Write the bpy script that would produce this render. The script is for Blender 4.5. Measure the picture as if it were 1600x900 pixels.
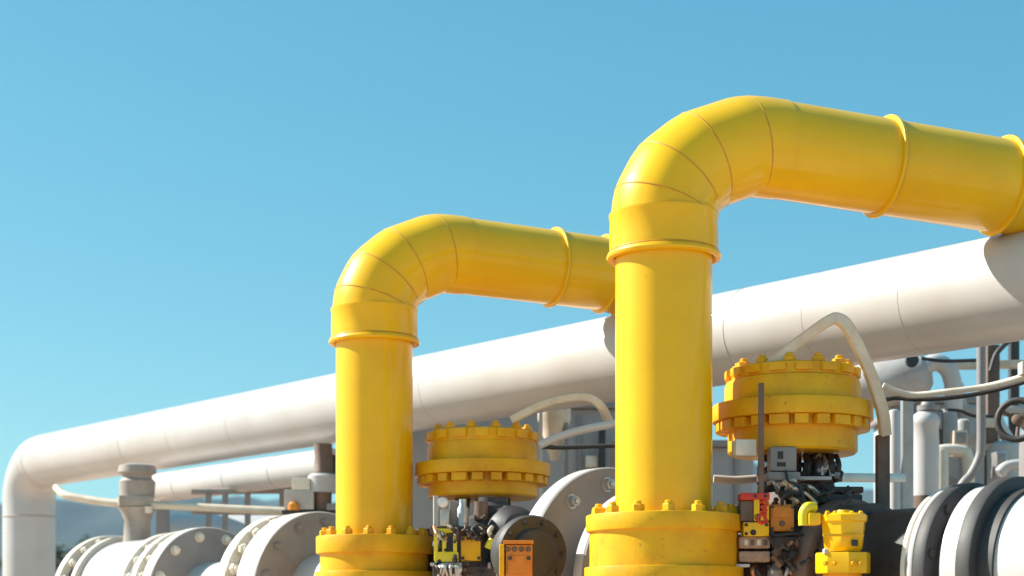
import bpy, bmesh, math, random
from mathutils import Vector, Matrix, Quaternion
random.seed(7)
R = math.radians
for o in list(bpy.data.objects): bpy.data.objects.remove(o)
SC = bpy.context.scene
C = SC.collection

# ------------------------------------------------------------------ camera
F, CX, HY, CH = 2500.0, 800.0, 975.0, 1.3       # focal in photo pixels, centre column, horizon row, eye height
cam = bpy.data.cameras.new('camera'); co = bpy.data.objects.new('camera', cam); C.objects.link(co)
co.location = (0, 0, CH); co.rotation_euler = (R(90), 0, 0)
cam.sensor_width = 36; cam.lens = 36 * F / 1600; cam.shift_y = (HY - 450) / 1600
cam.clip_start = 0.1; cam.clip_end = 20000
cam.dof.use_dof = True; cam.dof.focus_distance = 8.6; cam.dof.aperture_fstop = 1.9
SC.camera = co
# ------------------------------------------------------------------ sky and sun
ELEV, AZ = 38.0, -75.5                            # azimuth from +Y, positive to +X
S = Vector((math.sin(R(AZ)) * math.cos(R(ELEV)), math.cos(R(AZ)) * math.cos(R(ELEV)), math.sin(R(ELEV))))
w = bpy.data.worlds.new('World'); SC.world = w; w.use_nodes = True
nt = w.node_tree; bg = nt.nodes['Background']
sky = nt.nodes.new('ShaderNodeTexSky'); sky.sky_type = 'NISHITA'; sky.sun_disc = False
sky.sun_elevation = R(ELEV); sky.sun_rotation = R(AZ); sky.altitude = 0
sky.air_density = 1.0; sky.dust_density = 0.35; sky.ozone_density = 1.0
tint = nt.nodes.new('ShaderNodeMix'); tint.data_type = 'RGBA'; tint.blend_type = 'MULTIPLY'
tint.inputs[0].default_value = 1.0; tint.inputs[7].default_value = (0.50, 0.98, 1.0, 1)
tint.inputs[7].default_value = (0.55, 0.66, 0.50, 1)      # clear dry-air blue: flatter towards the horizon than the bare model
lift = nt.nodes.new('ShaderNodeMix'); lift.data_type = 'RGBA'; lift.blend_type = 'ADD'; lift.inputs[0].default_value = 1.0
lift.inputs[7].default_value = (0.0, 1.42, 2.62, 1)
nt.links.new(sky.outputs[0], tint.inputs[6]); nt.links.new(tint.outputs[2], lift.inputs[6]); nt.links.new(lift.outputs[2], bg.inputs[0])
bg.inputs[1].default_value = 0.072
sl = bpy.data.lights.new('sun', 'SUN'); sl.energy = 5.0; sl.angle = R(0.53); sl.color = (1.0, 0.955, 0.87)
so = bpy.data.objects.new('sun', sl); C.objects.link(so)
so.rotation_euler = S.to_track_quat('Z', 'Y').to_euler(); so.location = (-30, 20, 30)
vs = SC.view_settings
vs.view_transform = 'Standard'; vs.look = 'None'; vs.gamma = 1.0; vs.use_curve_mapping = False; vs.exposure = 1.0

# ------------------------------------------------------------------ materials
def mat(name, base, rough=0.45, metal=0.0, coat=0.0, second=None, scale=4.0, amount=0.35, bump=0.0, bscale=60.0,
        spots=None, spot_amt=0.5, stretch=(1, 1, 1), spec=0.5):
    m = bpy.data.materials.new(name); m.use_nodes = True
    t = m.node_tree; b = t.nodes['Principled BSDF']; L = t.links.new
    b.inputs['Roughness'].default_value = rough; b.inputs['Metallic'].default_value = metal
    b.inputs['Coat Weight'].default_value = coat; b.inputs['Coat Roughness'].default_value = 0.07; b.inputs['Specular IOR Level'].default_value = spec
    tc = t.nodes.new('ShaderNodeTexCoord'); mp = t.nodes.new('ShaderNodeMapping')
    geo = t.nodes.new('ShaderNodeNewGeometry')
    L(geo.outputs['Position'], mp.inputs[0]); mp.inputs['Scale'].default_value = stretch
    n = t.nodes.new('ShaderNodeTexNoise'); n.inputs['Scale'].default_value = scale; n.inputs['Detail'].default_value = 6
    n.inputs['Roughness'].default_value = 0.62
    L(mp.outputs[0], n.inputs['Vector'])
    rmp = t.nodes.new('ShaderNodeValToRGB'); rmp.color_ramp.elements[0].position = 0.38; rmp.color_ramp.elements[1].position = 0.72
    L(n.outputs[0], rmp.inputs[0])
    sc = t.nodes.new('ShaderNodeMath'); sc.operation = 'MULTIPLY'; sc.inputs[1].default_value = amount
    L(rmp.outputs[0], sc.inputs[0])
    mx = t.nodes.new('ShaderNodeMix'); mx.data_type = 'RGBA'
    mx.inputs[6].default_value = (*base, 1); sec = second or tuple(c * 0.7 for c in base)
    mx.inputs[7].default_value = (*sec, 1); L(sc.outputs[0], mx.inputs[0])
    col = mx.outputs[2]
    if spots:
        n2 = t.nodes.new('ShaderNodeTexNoise'); n2.inputs['Scale'].default_value = 23; n2.inputs['Detail'].default_value = 8
        n2.inputs['Roughness'].default_value = 0.7
        L(mp.outputs[0], n2.inputs['Vector'])
        r2 = t.nodes.new('ShaderNodeValToRGB'); r2.color_ramp.elements[0].position = 0.62; r2.color_ramp.elements[1].position = 0.70
        L(n2.outputs[0], r2.inputs[0])
        s2 = t.nodes.new('ShaderNodeMath'); s2.operation = 'MULTIPLY'; s2.inputs[1].default_value = spot_amt
        L(r2.outputs[0], s2.inputs[0])
        m2 = t.nodes.new('ShaderNodeMix'); m2.data_type = 'RGBA'; L(s2.outputs[0], m2.inputs[0]); L(col, m2.inputs[6])
        m2.inputs[7].default_value = (*spots, 1); col = m2.outputs[2]
    L(col, b.inputs['Base Color'])
    rr = t.nodes.new('ShaderNodeMapRange'); rr.inputs[3].default_value = max(0.02, rough - 0.07); rr.inputs[4].default_value = min(1, rough + 0.12)
    L(n.outputs[0], rr.inputs[0]); L(rr.outputs[0], b.inputs['Roughness'])
    if bump:
        nb = t.nodes.new('ShaderNodeTexNoise'); nb.inputs['Scale'].default_value = bscale; nb.inputs['Detail'].default_value = 3
        L(geo.outputs['Position'], nb.inputs['Vector'])
        bp = t.nodes.new('ShaderNodeBump'); bp.inputs['Strength'].default_value = bump; bp.inputs['Distance'].default_value = 0.01
        L(nb.outputs[0], bp.inputs['Height']); L(bp.outputs[0], b.inputs['Normal'])
    return m
Y = (0.85, 0.49, 0.003)
M = dict(
 yellow=mat('yellow_paint', Y, 0.40, coat=0.40, spec=0.2, second=(0.74, 0.37, 0.004), scale=2.6, amount=0.6, bump=0.05, bscale=6, spots=(0.42, 0.17, 0.01), spot_amt=0.22),
 yellow2=mat('weathered_yellow_paint', (0.80, 0.43, 0.006), 0.45, coat=0.1, spec=0.25, second=(0.60, 0.25, 0.008), scale=5, amount=0.75, bump=0.12, bscale=40, spots=(0.16, 0.055, 0.01), spot_amt=0.65),
 seam=mat('weld_paint', (0.64, 0.29, 0.012), 0.5, second=(0.42, 0.16, 0.01), scale=18, amount=0.7),
 lemon=mat('lemon_paint', (0.75, 0.62, 0.02), 0.4, spots=(0.1, 0.07, 0.02), spot_amt=0.7, bump=0.1),
 orange=mat('orange_paint', (0.62, 0.22, 0.012), 0.45, second=(0.42, 0.12, 0.01), scale=12, amount=0.6, spots=(0.12, 0.04, 0.01), spot_amt=0.6, bump=0.1),
 white=mat('white_paint', (0.53, 0.51, 0.495), 0.34, coat=0.15, second=(0.42, 0.38, 0.345), scale=1.6, amount=0.6, bump=0.04, bscale=6, spots=(0.36, 0.30, 0.25), spot_amt=0.25),
 cream=mat('cream_paint', (0.72, 0.66, 0.56), 0.45, second=(0.5, 0.44, 0.36), scale=9, amount=0.6, spots=(0.2, 0.13, 0.08), spot_amt=0.5, bump=0.06),
 taupe=mat('taupe_paint', (0.36, 0.31, 0.27), 0.55, second=(0.22, 0.18, 0.15), scale=7, amount=0.7, spots=(0.2, 0.1, 0.06), spot_amt=0.5, bump=0.1),
 lgrey=mat('light_grey_paint', (0.46, 0.44, 0.42), 0.5, second=(0.32, 0.29, 0.27), scale=5, amount=0.7, spots=(0.25, 0.18, 0.13), spot_amt=0.4, bump=0.06),
 greyp=mat('grey_paint', (0.255, 0.24, 0.235), 0.5, second=(0.18, 0.165, 0.16), scale=5, amount=0.6, spots=(0.2, 0.16, 0.13), spot_amt=0.35, bump=0.05),
 dgrey=mat('dark_grey_paint', (0.034, 0.033, 0.033), 0.55, second=(0.065, 0.06, 0.06), scale=6, amount=0.5, bump=0.06),
 black=mat('black_rubber', (0.018, 0.018, 0.022), 0.55, second=(0.05, 0.045, 0.04), scale=14, amount=0.6),
 steel=mat('galvanised_steel', (0.50, 0.49, 0.48), 0.38, metal=0.75, second=(0.36, 0.34, 0.32), scale=10, amount=0.6, bump=0.05),
 tan=mat('tan_metal', (0.68, 0.58, 0.45), 0.40, second=(0.45, 0.34, 0.23), scale=9, amount=0.6),
 brown=mat('rusty_brown', (0.17, 0.105, 0.075), 0.65, second=(0.09, 0.06, 0.05), scale=9, amount=0.8, spots=(0.28, 0.12, 0.05), spot_amt=0.6, bump=0.15),
 dbrown=mat('dark_brown', (0.095, 0.062, 0.048), 0.6, second=(0.04, 0.03, 0.026), scale=7, amount=0.7, bump=0.1),
 copper=mat('copper', (0.55, 0.28, 0.17), 0.35, metal=0.8, scale=15),
 red=mat('red_paint', (0.62, 0.035, 0.012), 0.45, second=(0.4, 0.02, 0.01), scale=20, amount=0.4),
 stone=mat('tan_blocks', (0.42, 0.28, 0.20), 0.7, second=(0.24, 0.15, 0.11), scale=25, amount=0.8, spots=(0.08, 0.05, 0.04), spot_amt=0.5, bump=0.3),
 wall=mat('grey_cladding', (0.36, 0.35, 0.35), 0.6, second=(0.27, 0.255, 0.25), scale=1.2, amount=0.6, stretch=(1, 1, 0.25), bump=0.05),
 glass=mat('dial_face', (0.75, 0.75, 0.72), 0.15, coat=0.8),
 ground=mat('gravel', (0.54, 0.385, 0.28), 0.9, second=(0.43, 0.31, 0.23), scale=0.6, amount=0.8, bump=0.6, bscale=35),
 hill=mat('forested_hill', (0.03, 0.055, 0.055), 0.95, second=(0.018, 0.035, 0.035), scale=0.01, amount=0.9),
 leaf=mat('foliage', (0.055, 0.085, 0.03), 0.7, second=(0.035, 0.06, 0.02), scale=1.5, amount=0.8),
 bark=mat('bark', (0.12, 0.09, 0.07), 0.9),
)

# ------------------------------------------------------------------ builders
def P(px, py, d): return Vector(((px - CX) * d / F, d, CH + (HY - py) * d / F))
def px2m(p, d): return p * d / F
def worig(o):
    v = Vector((0, 0, 0))
    while o: v = v + o.location; o = o.parent
    return v
def thing(name, label, cat, loc, group=None):
    o = bpy.data.objects.new(name, None); C.objects.link(o); o.location = loc; o.empty_display_size = 0.1
    o['label'] = label; o['category'] = cat
    if group: o['group'] = group
    return o
def obj(name, bm, m, parent=None, smooth=35, origin=None):
    """one mesh object from world-space bmesh geometry"""
    off = worig(parent) if parent else (origin if origin is not None else Vector((0, 0, 0)))
    bmesh.ops.recalc_face_normals(bm, faces=bm.faces)
    bm.transform(Matrix.Translation(-Vector(off)))
    if smooth:
        for f in bm.faces: f.smooth = True
        for e in bm.edges:
            if len(e.link_faces) == 2 and e.calc_face_angle(0) > R(smooth): e.smooth = False
    me = bpy.data.meshes.new(name); bm.to_mesh(me); bm.free()
    me.materials.append(M[m] if isinstance(m, str) else m)
    o = bpy.data.objects.new(name, me); C.objects.link(o)
    if parent: o.parent = parent
    else: o.location = off
    return o
def solo(name, bm, m, label, cat, origin, group=None, smooth=35):
    o = obj(name, bm, m, None, smooth, Vector(origin)); o['label'] = label; o['category'] = cat
    if group: o['group'] = group
    return o
def nb(): return bmesh.new()
def frame(ax):
    ax = Vector(ax).normalized(); h = Vector((0, 0, 1)) if abs(ax.z) < 0.95 else Vector((0, 1, 0))
    u = h.cross(ax).normalized(); return u, ax.cross(u).normalized(), ax
def lathe(bm, o, ax, prof, seg=64):
    """prof: list of (distance along axis, radius)"""
    u, v, a = frame(ax); o = Vector(o); rings = []
    for h, r in prof:
        if r < 1e-6: rings.append([bm.verts.new(o + a * h)])
        else: rings.append([bm.verts.new(o + a * h + (u * math.cos(2 * math.pi * k / seg) + v * math.sin(2 * math.pi * k / seg)) * r) for k in range(seg)])
    for A, B in zip(rings, rings[1:]):
        for k in range(seg):
            k2 = (k + 1) % seg
            if len(A) == 1 and len(B) == 1: continue
            if len(A) == 1: bm.faces.new((A[0], B[k], B[k2]))
            elif len(B) == 1: bm.faces.new((A[k], B[0], A[k2]))
            else: bm.faces.new((A[k], B[k], B[k2], A[k2]))
    return bm
def disc(bm, o, ax, h0, h1, r, b=0.008, seg=72, inner=0.0):
    """bevelled disc (or ring) from h0 to h1"""
    prof = [(h0, inner), (h0, r - b), (h0 + b * .3, r - b * .3), (h0 + b, r), (h1 - b, r), (h1 - b * .3, r - b * .3), (h1, r - b), (h1, inner)]
    if inner > 0: prof.append((h0, inner))
    return lathe(bm, o, ax, prof, seg)
def tube(bm, pts, rad, seg=24, caps=True):
    pts = [Vector(p) for p in pts]; n = len(pts)
    rad = rad if isinstance(rad, (list, tuple)) else [rad] * n
    tang = []
    for i in range(n):
        a = pts[max(i - 1, 0)]; b = pts[min(i + 1, n - 1)]
        t = Vector((0, 0, 0))
        if i > 0: t += (pts[i] - a).normalized()
        if i < n - 1: t += (b - pts[i]).normalized()
        tang.append(t.normalized())
    u, v, _ = frame(tang[0]); rings = []
    for i in range(n):
        if i:
            q = tang[i - 1].rotation_difference(tang[i]); u = q @ u
        u = (u - tang[i] * u.dot(tang[i])).normalized(); v = tang[i].cross(u)
        st = 1.0
        rings.append([bm.verts.new(pts[i] + (u * math.cos(2 * math.pi * k / seg) + v * math.sin(2 * math.pi * k / seg)) * rad[i]) for k in range(seg)])
    for A, B in zip(rings, rings[1:]):
        for k in range(seg): bm.faces.new((A[k], A[(k + 1) % seg], B[(k + 1) % seg], B[k]))
    if caps: bm.faces.new(rings[0][::-1]); bm.faces.new(rings[-1])
    return bm
def spline(pts, n=10):
    """Catmull-Rom through points"""
    pts = [Vector(p) for p in pts]; q = [pts[0] * 2 - pts[1]] + pts + [pts[-1] * 2 - pts[-2]]; out = []
    for i in range(1, len(q) - 2):
        a, b, c, d = q[i - 1:i + 3]
        for k in range(n):
            t = k / n
            out.append(0.5 * ((2 * b) + (c - a) * t + (2 * a - 5 * b + 4 * c - d) * t * t + (3 * b - a - 3 * c + d) * t ** 3))
    out.append(pts[-1]); return out
def box(bm, c, size, rz=0.0, bev=0.006, rot=None):
    r = bmesh.ops.create_cube(bm, size=1.0)
    vs_ = r['verts']
    mt = Matrix.Translation(Vector(c)) @ (rot.to_4x4() if rot else Matrix.Rotation(rz, 4, 'Z')) @ Matrix.Diagonal((*size, 1))
    bmesh.ops.transform(bm, matrix=mt, verts=vs_)
    if bev:
        es = list({e for v in vs_ for e in v.link_edges})
        bmesh.ops.bevel(bm, geom=es, offset=min(bev, min(size) * .3), segments=2, affect='EDGES', profile=0.6)
    return bm
def bar(bm, a, b, wdt, hgt, bev=0.004):
    a, b = Vector(a), Vector(b); u, v, ax = frame(b - a)
    rot = Matrix((u, v, ax)).transposed()
    return box(bm, (a + b) / 2, (wdt, hgt, (b - a).length), bev=bev, rot=rot)
def torus(bm, c, ax, r, m, seg=64, ms=10):
    u, v, a = frame(ax); c = Vector(c); rg = []
    for k in range(seg):
        th = 2 * math.pi * k / seg; d = u * math.cos(th) + v * math.sin(th)
        rg.append([bm.verts.new(c + d * (r + m * math.cos(2 * math.pi * j / ms)) + a * m * math.sin(2 * math.pi * j / ms)) for j in range(ms)])
    for k in range(seg):
        A, B = rg[k], rg[(k + 1) % seg]
        for j in range(ms): bm.faces.new((A[j], A[(j + 1) % ms], B[(j + 1) % ms], B[j]))
    return bm
_bolt = {}
def bolt_mesh(m, r=0.03, h=0.03, stud=0.03):
    key = (m, round(r, 4), round(h, 4), round(stud, 4))
    if key not in _bolt:
        bm = nb(); lathe(bm, (0, 0, 0), (0, 0, 1), [(0, 0), (0, r * 1.25), (h * .12, r * 1.25), (h * .12, 0)], 20)
        lathe(bm, (0, 0, h * .12), (0, 0, 1), [(0, 0), (0, r), (h * .85, r), (h, r * .86), (h, 0)], 6)
        if stud > 0: lathe(bm, (0, 0, h), (0, 0, 1), [(0, 0), (0, r * .55), (stud * .85, r * .55), (stud, r * .42), (stud, 0)], 12)
        bmesh.ops.recalc_face_normals(bm, faces=bm.faces)
        for f in bm.faces: f.smooth = True
        for e in bm.edges:
            if len(e.link_faces) == 2 and e.calc_face_angle(0) > R(30): e.smooth = False
        me = bpy.data.meshes.new('bolt'); bm.to_mesh(me); bm.free(); me.materials.append(M[m]); _bolt[key] = me
    return _bolt[key]
def bolts(parent, c, ax, rad, n, m, r, h, stud=0.03, phase=0.0, name='bolt', jit=0.25):
    u, v, a = frame(ax); off = worig(parent); me = bolt_mesh(m, r, h, stud)
    for k in range(n):
        th = 2 * math.pi * k / n + phase
        p = Vector(c) + (u * math.cos(th) + v * math.sin(th)) * rad
        o = bpy.data.objects.new(name, me); C.objects.link(o); o.parent = parent
        o.location = p - off; q = a.to_track_quat('Z', 'Y') @ Quaternion((0, 0, 1), random.uniform(-3, 3))
        o.rotation_mode = 'QUATERNION'; o.rotation_quaternion = q
def cap_screw(parent, p, ax, m='steel', r=0.02, h=0.02):
    off = worig(parent); o = bpy.data.objects.new('bolt', bolt_mesh(m, r, h, 0)); C.objects.link(o); o.parent = parent
    o.location = Vector(p) - off; o.rotation_mode = 'QUATERNION'; o.rotation_quaternion = Vector(ax).to_track_quat('Z', 'Y')
UP = Vector((0, 0, 1))

# ------------------------------------------------------------------ the setting
bm = nb(); bmesh.ops.create_grid(bm, x_segments=8, y_segments=8, size=3900)
g = obj('ground', bm, 'ground'); g.location = (0, 0, 0); g['kind'] = 'structure'
def hills():
    bm = nb(); n, mrows = 220, 14; rows = []
    for j in range(mrows):
        v = j / (mrows - 1); row = []
        for i in range(n):
            x = -1900 + 3800 * i / (n - 1)
            ridge = 150 + 22 * math.sin(x * .0042 + 1.0) + 13 * math.sin(x * .011 + .3) + 6 * math.sin(x * .031) + 3 * math.sin(x * .083 + 2)
            if x > 250: ridge *= 0.95
            z = ridge * math.sin(v * math.pi / 2) ** 1.3 * (1 + .05 * math.sin(x * .05 + v * 9)) - 3
            row.append(bm.verts.new((x, 1250 + v * 500 + 40 * math.sin(x * .004 + v * 4), z)))
        rows.append(row)
    back = [bm.verts.new((v.co.x, 2500, -3)) for v in rows[-1]]; rows.append(back)
    for A, B in zip(rows, rows[1:]):
        for i in range(n - 1): bm.faces.new((A[i], A[i + 1], B[i + 1], B[i]))
    h = obj('hills', bm, 'hill', smooth=180); h['kind'] = 'structure'
hills()
bm = nb(); box(bm, (0, 1300, 75), (3960, 2700, 160), bev=0)
hz = bpy.data.materials.new('haze'); hz.use_nodes = True; t = hz.node_tree
t.nodes.remove(t.nodes['Principled BSDF']); pv = t.nodes.new('ShaderNodeVolumePrincipled')
pv.inputs['Color'].default_value = (0.45, 0.72, 1.0, 1); pv.inputs['Density'].default_value = 0.00010; pv.inputs['Anisotropy'].default_value = 0.0
t.links.new(pv.outputs[0], t.nodes['Material Output'].inputs['Volume'])
h = obj('haze', bm, hz, smooth=0); h['kind'] = 'stuff'

# dark trees at the foot of the hills, seen under the left end of the pipe
def tree(loc, ht, label):
    th = thing('tree', label, 'tree', loc, 'far trees behind the pipes')
    bm = nb(); loc = Vector(loc)
    tube(bm, [loc, loc + UP * ht * .4, loc + Vector((.2, 0, ht * .75))], [ht * .035, ht * .025, ht * .008], 8)
    obj('trunk', bm, 'bark', th)
    bm = nb()
    blobs = [(Vector((random.gauss(0, .2), random.gauss(0, .2), random.uniform(.3, .95))) * ht, random.uniform(.10, .2) * ht) for _ in range(26)]
    for c, r in blobs:
        for k in range(130):
            d = Vector((random.gauss(0, 1), random.gauss(0, 1), random.gauss(0, 1))).normalized()
            p = loc + c + d * r * random.uniform(.6, 1.05); s = random.uniform(.25, .5) * ht / 14
            u, v, _ = frame(d + Vector((random.gauss(0, .6), random.gauss(0, .6), random.gauss(0, .6))))
            vv = [bm.verts.new(p + u * s), bm.verts.new(p + v * s * .7), bm.verts.new(p - u * s), bm.verts.new(p - v * s * .7)]
            bm.faces.new(vv)
    obj('crown', bm, 'leaf', th, smooth=0)
for i, (px, top, d, lb) in enumerate([(92, 862, 125, 'dark bushy tree low beside the foot of the left white pipe'),
                                  (128, 846, 150, 'taller dark tree below the blue hill, left of the white valve'),
                                  (166, 868, 118, 'small dark tree whose top shows just left of the white valve flange')]):
    p = P(px, top, d); tree((p.x, p.y, 0), p.z, lb)

# ------------------------------------------------------------------ yellow gas pipes
PR = 0.25
def elbow_path(A, d0, d1, rad, n, rz=None, last=1.0):
    """mitred bend with slightly rounded corners: returns path, corner points with tangents, end point"""
    d0, d1 = d0.normalized(), d1.normalized(); ang = d0.angle(d1); side = (d1 - d0 * d0.dot(d1)).normalized()
    cen = A + side * rad
    kz = (rz or rad) / rad
    def on(th, r): return cen + (-side * math.cos(th) + d0 * math.sin(th) * kz) * r
    wts = [1.0] * (n - 1) + [last]; tot = sum(wts); poly = [on(0, rad)]; acc = 0
    for wt in wts:
        st = ang * wt / tot; poly.append(on(acc + st / 2, rad / math.cos(st / 2))); acc += st
    poly.append(on(ang, rad))
    path = [poly[0]]; cor = []
    for k in range(1, len(poly) - 1):
        a, b, c = poly[k - 1], poly[k], poly[k + 1]; f = .20
        p0 = b.lerp(a, f if k > 1 else .8); p2 = b.lerp(c, f if k < len(poly) - 2 else .8)
        for q in range(7):
            s = q / 6; path.append((p0 * (1 - s) ** 2 + b * 2 * s * (1 - s) + p2 * s * s))
        cor.append(((p0 + 2 * b + p2) / 4, (c - a).normalized()))
    path.append(poly[-1]); return path, cor, poly[-1]
def gas_pipe(label, px, d, collar_y, sleeve_y, exit_y, end_px, delta, band_px, flange, rx, rz, slope):
    b = P(px, HY, d); base = Vector((b.x, b.y, 0))
    th = thing('gas_pipe', label, 'gas pipe', base, 'yellow gas pipes')
    zc = P(px, collar_y, d).z; zx = P(px, exit_y, d).z
    A = Vector((b.x, b.y, zx - rz)); d1 = Vector((1, delta, slope)).normalized()      # the run is level and recedes a little
    path, cor, ex = elbow_path(A, UP, d1, rx, 4, rz, 1.7)
    k = (end_px - CX) / F; q = (k * b.y - b.x) / (1 - k * delta); E = ex + d1 * ((b.x + q - ex.x) / d1.x)
    fl_t, fl_b, frim, fbody, z2 = flange
    zt = P(px, fl_t, d).z; zb = P(px, fl_b, d).z; zl = P(px, z2, d).z
    bm = nb(); lathe(bm, (b.x, b.y, 0), UP, [(zb, PR - .02), (zb, PR)] + [(zb + (zc - zb) * k / 10, PR) for k in range(1, 11)] + [(zc + .05, PR)], 96)
    obj('riser', bm, 'yellow', th)
    # bell sleeve with lip under the bend
    bm = nb(); zs = P(px, sleeve_y, d).z
    lathe(bm, (b.x, b.y, 0), UP, [(zc + .012, PR + .002), (zc - .004, PR + .02), (zc, PR + .042), (zc + .012, PR + .047), (zc + .028, PR + .040), (zc + .034, PR + .030),
        (zc + .08, PR + .031), (zs - .01, PR + .029), (zs, PR + .034), (zs + .012, PR + .033), (zs + .016, PR + .018)], 96)
    sl_ = obj('sleeve', bm, 'yellow', th)
    bm = nb(); torus(bm, (b.x, b.y, zc + .036), UP, PR + .031, .004, 96, 8); obj('weld_seam', bm, 'seam', sl_)
    # bend
    n = len(path); bm = nb()
    tube(bm, path, [PR + .022 - .017 * i / (n - 1) for i in range(n)], 96, caps=False)
    el = obj('elbow', bm, 'yellow', th, smooth=60)
    for i, (p, t) in enumerate(cor):
        bm = nb(); torus(bm, p, t, PR + .0205 - .017 * (i + .6) / 4, .005, 96, 8); obj('weld_seam', bm, 'seam', el)
    # sloping run
    L = (E - ex).length; bm = nb()
    lathe(bm, ex, d1, [(0, PR)] + [(L * k / 8, PR) for k in range(1, 9)], 96); obj('pipe_run', bm, 'yellow', th)
    for fr in band_px:
        bm = nb(); disc(bm, ex + d1 * (L * fr), d1, -.010, .010, PR + .022, .006, 96, inner=PR - .02)
        bd = obj('weld_band', bm, 'yellow', th)
        bm = nb(); torus(bm, ex + d1 * (L * fr + .011), d1, PR + .008, .006, 96, 8); obj('weld_seam', bm, 'seam', bd)
    # bend down into the white header
    p2, c2, e2 = elbow_path(E, d1, Vector((0, 0, -1)), .30, 3)
    bm = nb(); tube(bm, p2 + [Vector((e2.x, e2.y, CH + 1.80))], PR + .008, 80, caps=False); dr = obj('drop_elbow', bm, 'yellow', th, smooth=60)
    for p, t in c2[:2]:
        bm = nb(); torus(bm, p, t, PR + .003, .005, 80, 8); obj('weld_seam', bm, 'seam', dr)
    # base flange: bolted rim, body, second rim, pedestal
    bm = nb(); disc(bm, (b.x, b.y, 0), UP, zb, zt, frim, .005, 96)
    fl = obj('flange', bm, 'yellow2', th)
    bolts(fl, (b.x, b.y, zt), UP, frim - .055, 14, 'yellow2', .034, .034, .022, phase=.2)
    bm = nb(); lathe(bm, (b.x, b.y, 0), UP, [(zl - .004, fbody), (zb - .03, fbody), (zb + .002, fbody)], 96)
    obj('neck', bm, 'yellow2', th)
    bm = nb(); disc(bm, (b.x, b.y, 0), UP, zl - .1, zl - .003, frim + .008, .005, 96); fl2 = obj('flange', bm, 'yellow2', th)
    bolts(fl2, (b.x, b.y, zl - .1), -UP, frim - .05, 14, 'yellow2', .034, .034, .022)
    bm = nb(); lathe(bm, (b.x, b.y, 0), UP, [(0, PR * 1.25), (.12, PR * 1.25), (.14, PR), (zl - .1, PR)], 64); obj('pedestal', bm, 'yellow2', th)
    return th
gas_pipe('tall yellow gas pipe nearest to the viewer, bending right across the top of the picture', 1037, 8.28, 406, 340, 219, 1630, .27, [.38, .83], (806, 832, .402, .383, 886), .60, .41, -.075)
gas_pipe('shorter-looking yellow gas pipe farther back, its run ending behind the nearer yellow pipe', 585, 10.42, 538, 487, 386, 958, .44, [.59, .93], (839, 866, .378, .352, 893), .60, .43, -.03)

# ------------------------------------------------------------------ white header pipe
HR = 0.30
HA = P(1600, 446, 8.92); HB = P(100, 709, 18.1); HB.z = HA.z
hd = (HB - HA).normalized()
def on_header(px):
    k = (px - CX) / F; s = (k * HA.y - HA.x) / (hd.x - k * hd.y); return HA + hd * s
th = thing('header_pipe', 'long thick white header pipe rising across the picture behind the yellow pipes', 'pipe', (HB.x, HB.y, 0))
st = HA - hd * 5.0; en = on_header(72)
bm = nb(); L = (en - st).length
lathe(bm, st, hd, [(L * k / 14, HR) for k in range(15)], 96); obj('pipe_run', bm, 'white', th)
hr = .46; side = -UP; cen = en - UP * hr; path = [cen + UP * hr * math.cos(a * math.pi / 36) + hd * hr * math.sin(a * math.pi / 36) for a in range(19)]
bm = nb(); tube(bm, path, HR + .001, 96, caps=False); el = obj('elbow', bm, 'white', th, smooth=60)
bt = path[-1]; bm = nb(); lathe(bm, (bt.x, bt.y, 0), UP, [(0, HR), (bt.z * .5, HR), (bt.z, HR)], 96); obj('riser', bm, 'white', th)
M['wseam'] = mat('white_weld', (0.42, 0.36, 0.31), 0.6, scale=12, amount=.6)
for px in (225, 300, 395, 700, 1178, 1300, 1450):
    bm = nb(); torus(bm, on_header(px), hd, HR - .0005, .003 if px in (225, 1178) else .0018, 96, 6); obj('weld_seam', bm, 'wseam', th)
for p, t in ((path[0], hd), (path[4], path[5] - path[3])):
    bm = nb(); torus(bm, p, t, HR, .003, 96, 6); obj('weld_seam', bm, 'wseam', el)
bm = nb(); torus(bm, (bt.x, bt.y, P(45, 808, bt.y).z), UP, HR + .001, .008, 96, 8); obj('weld_ring', bm, 'wseam', th)

# ------------------------------------------------------------------ lower line of white valves and pipes, parallel to the header
SD = -hd; S0 = P(505, 925, 12.0)
def T(t, r=0.0): return S0 + SD * t
def flange_disc(th, t0, t1, r, m, nbolts=0, face_bolts=0, bm_='cream', br=.03, name='flange', inner=0.0, label=None):
    bm = nb(); disc(bm, S0, SD, t0, t1, r, .012, 96, inner)
    f = obj(name, bm, m, th)
    if label: f['label'] = label
    if face_bolts: bolts(f, T(t1), SD, r - .075, face_bolts, bm_, br, br, .012, phase=.21)
    if nbolts: bolts(f, T(t1), SD, r - .055, nbolts, bm_, br, br * 1.1, .03)
    return f
def pipe_seg(th, t0, t1, r, m, name='pipe_section', label=None):
    bm = nb(); lathe(bm, S0, SD, [(t0, r * .6), (t0, r), ((t0 + t1) / 2, r), (t1, r), (t1, r * .6)], 80); o = obj(name, bm, m, th)
    if label: o['label'] = label
    return o
def support(th, t, m='greyp'):
    p = T(t); bm = nb(); box(bm, (p.x, p.y, (p.z - .2) / 2), (.18, .18, p.z - .2)); obj('support', bm, m, th)
def base(t): p = T(t); return Vector((p.x, p.y, 0))
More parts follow.
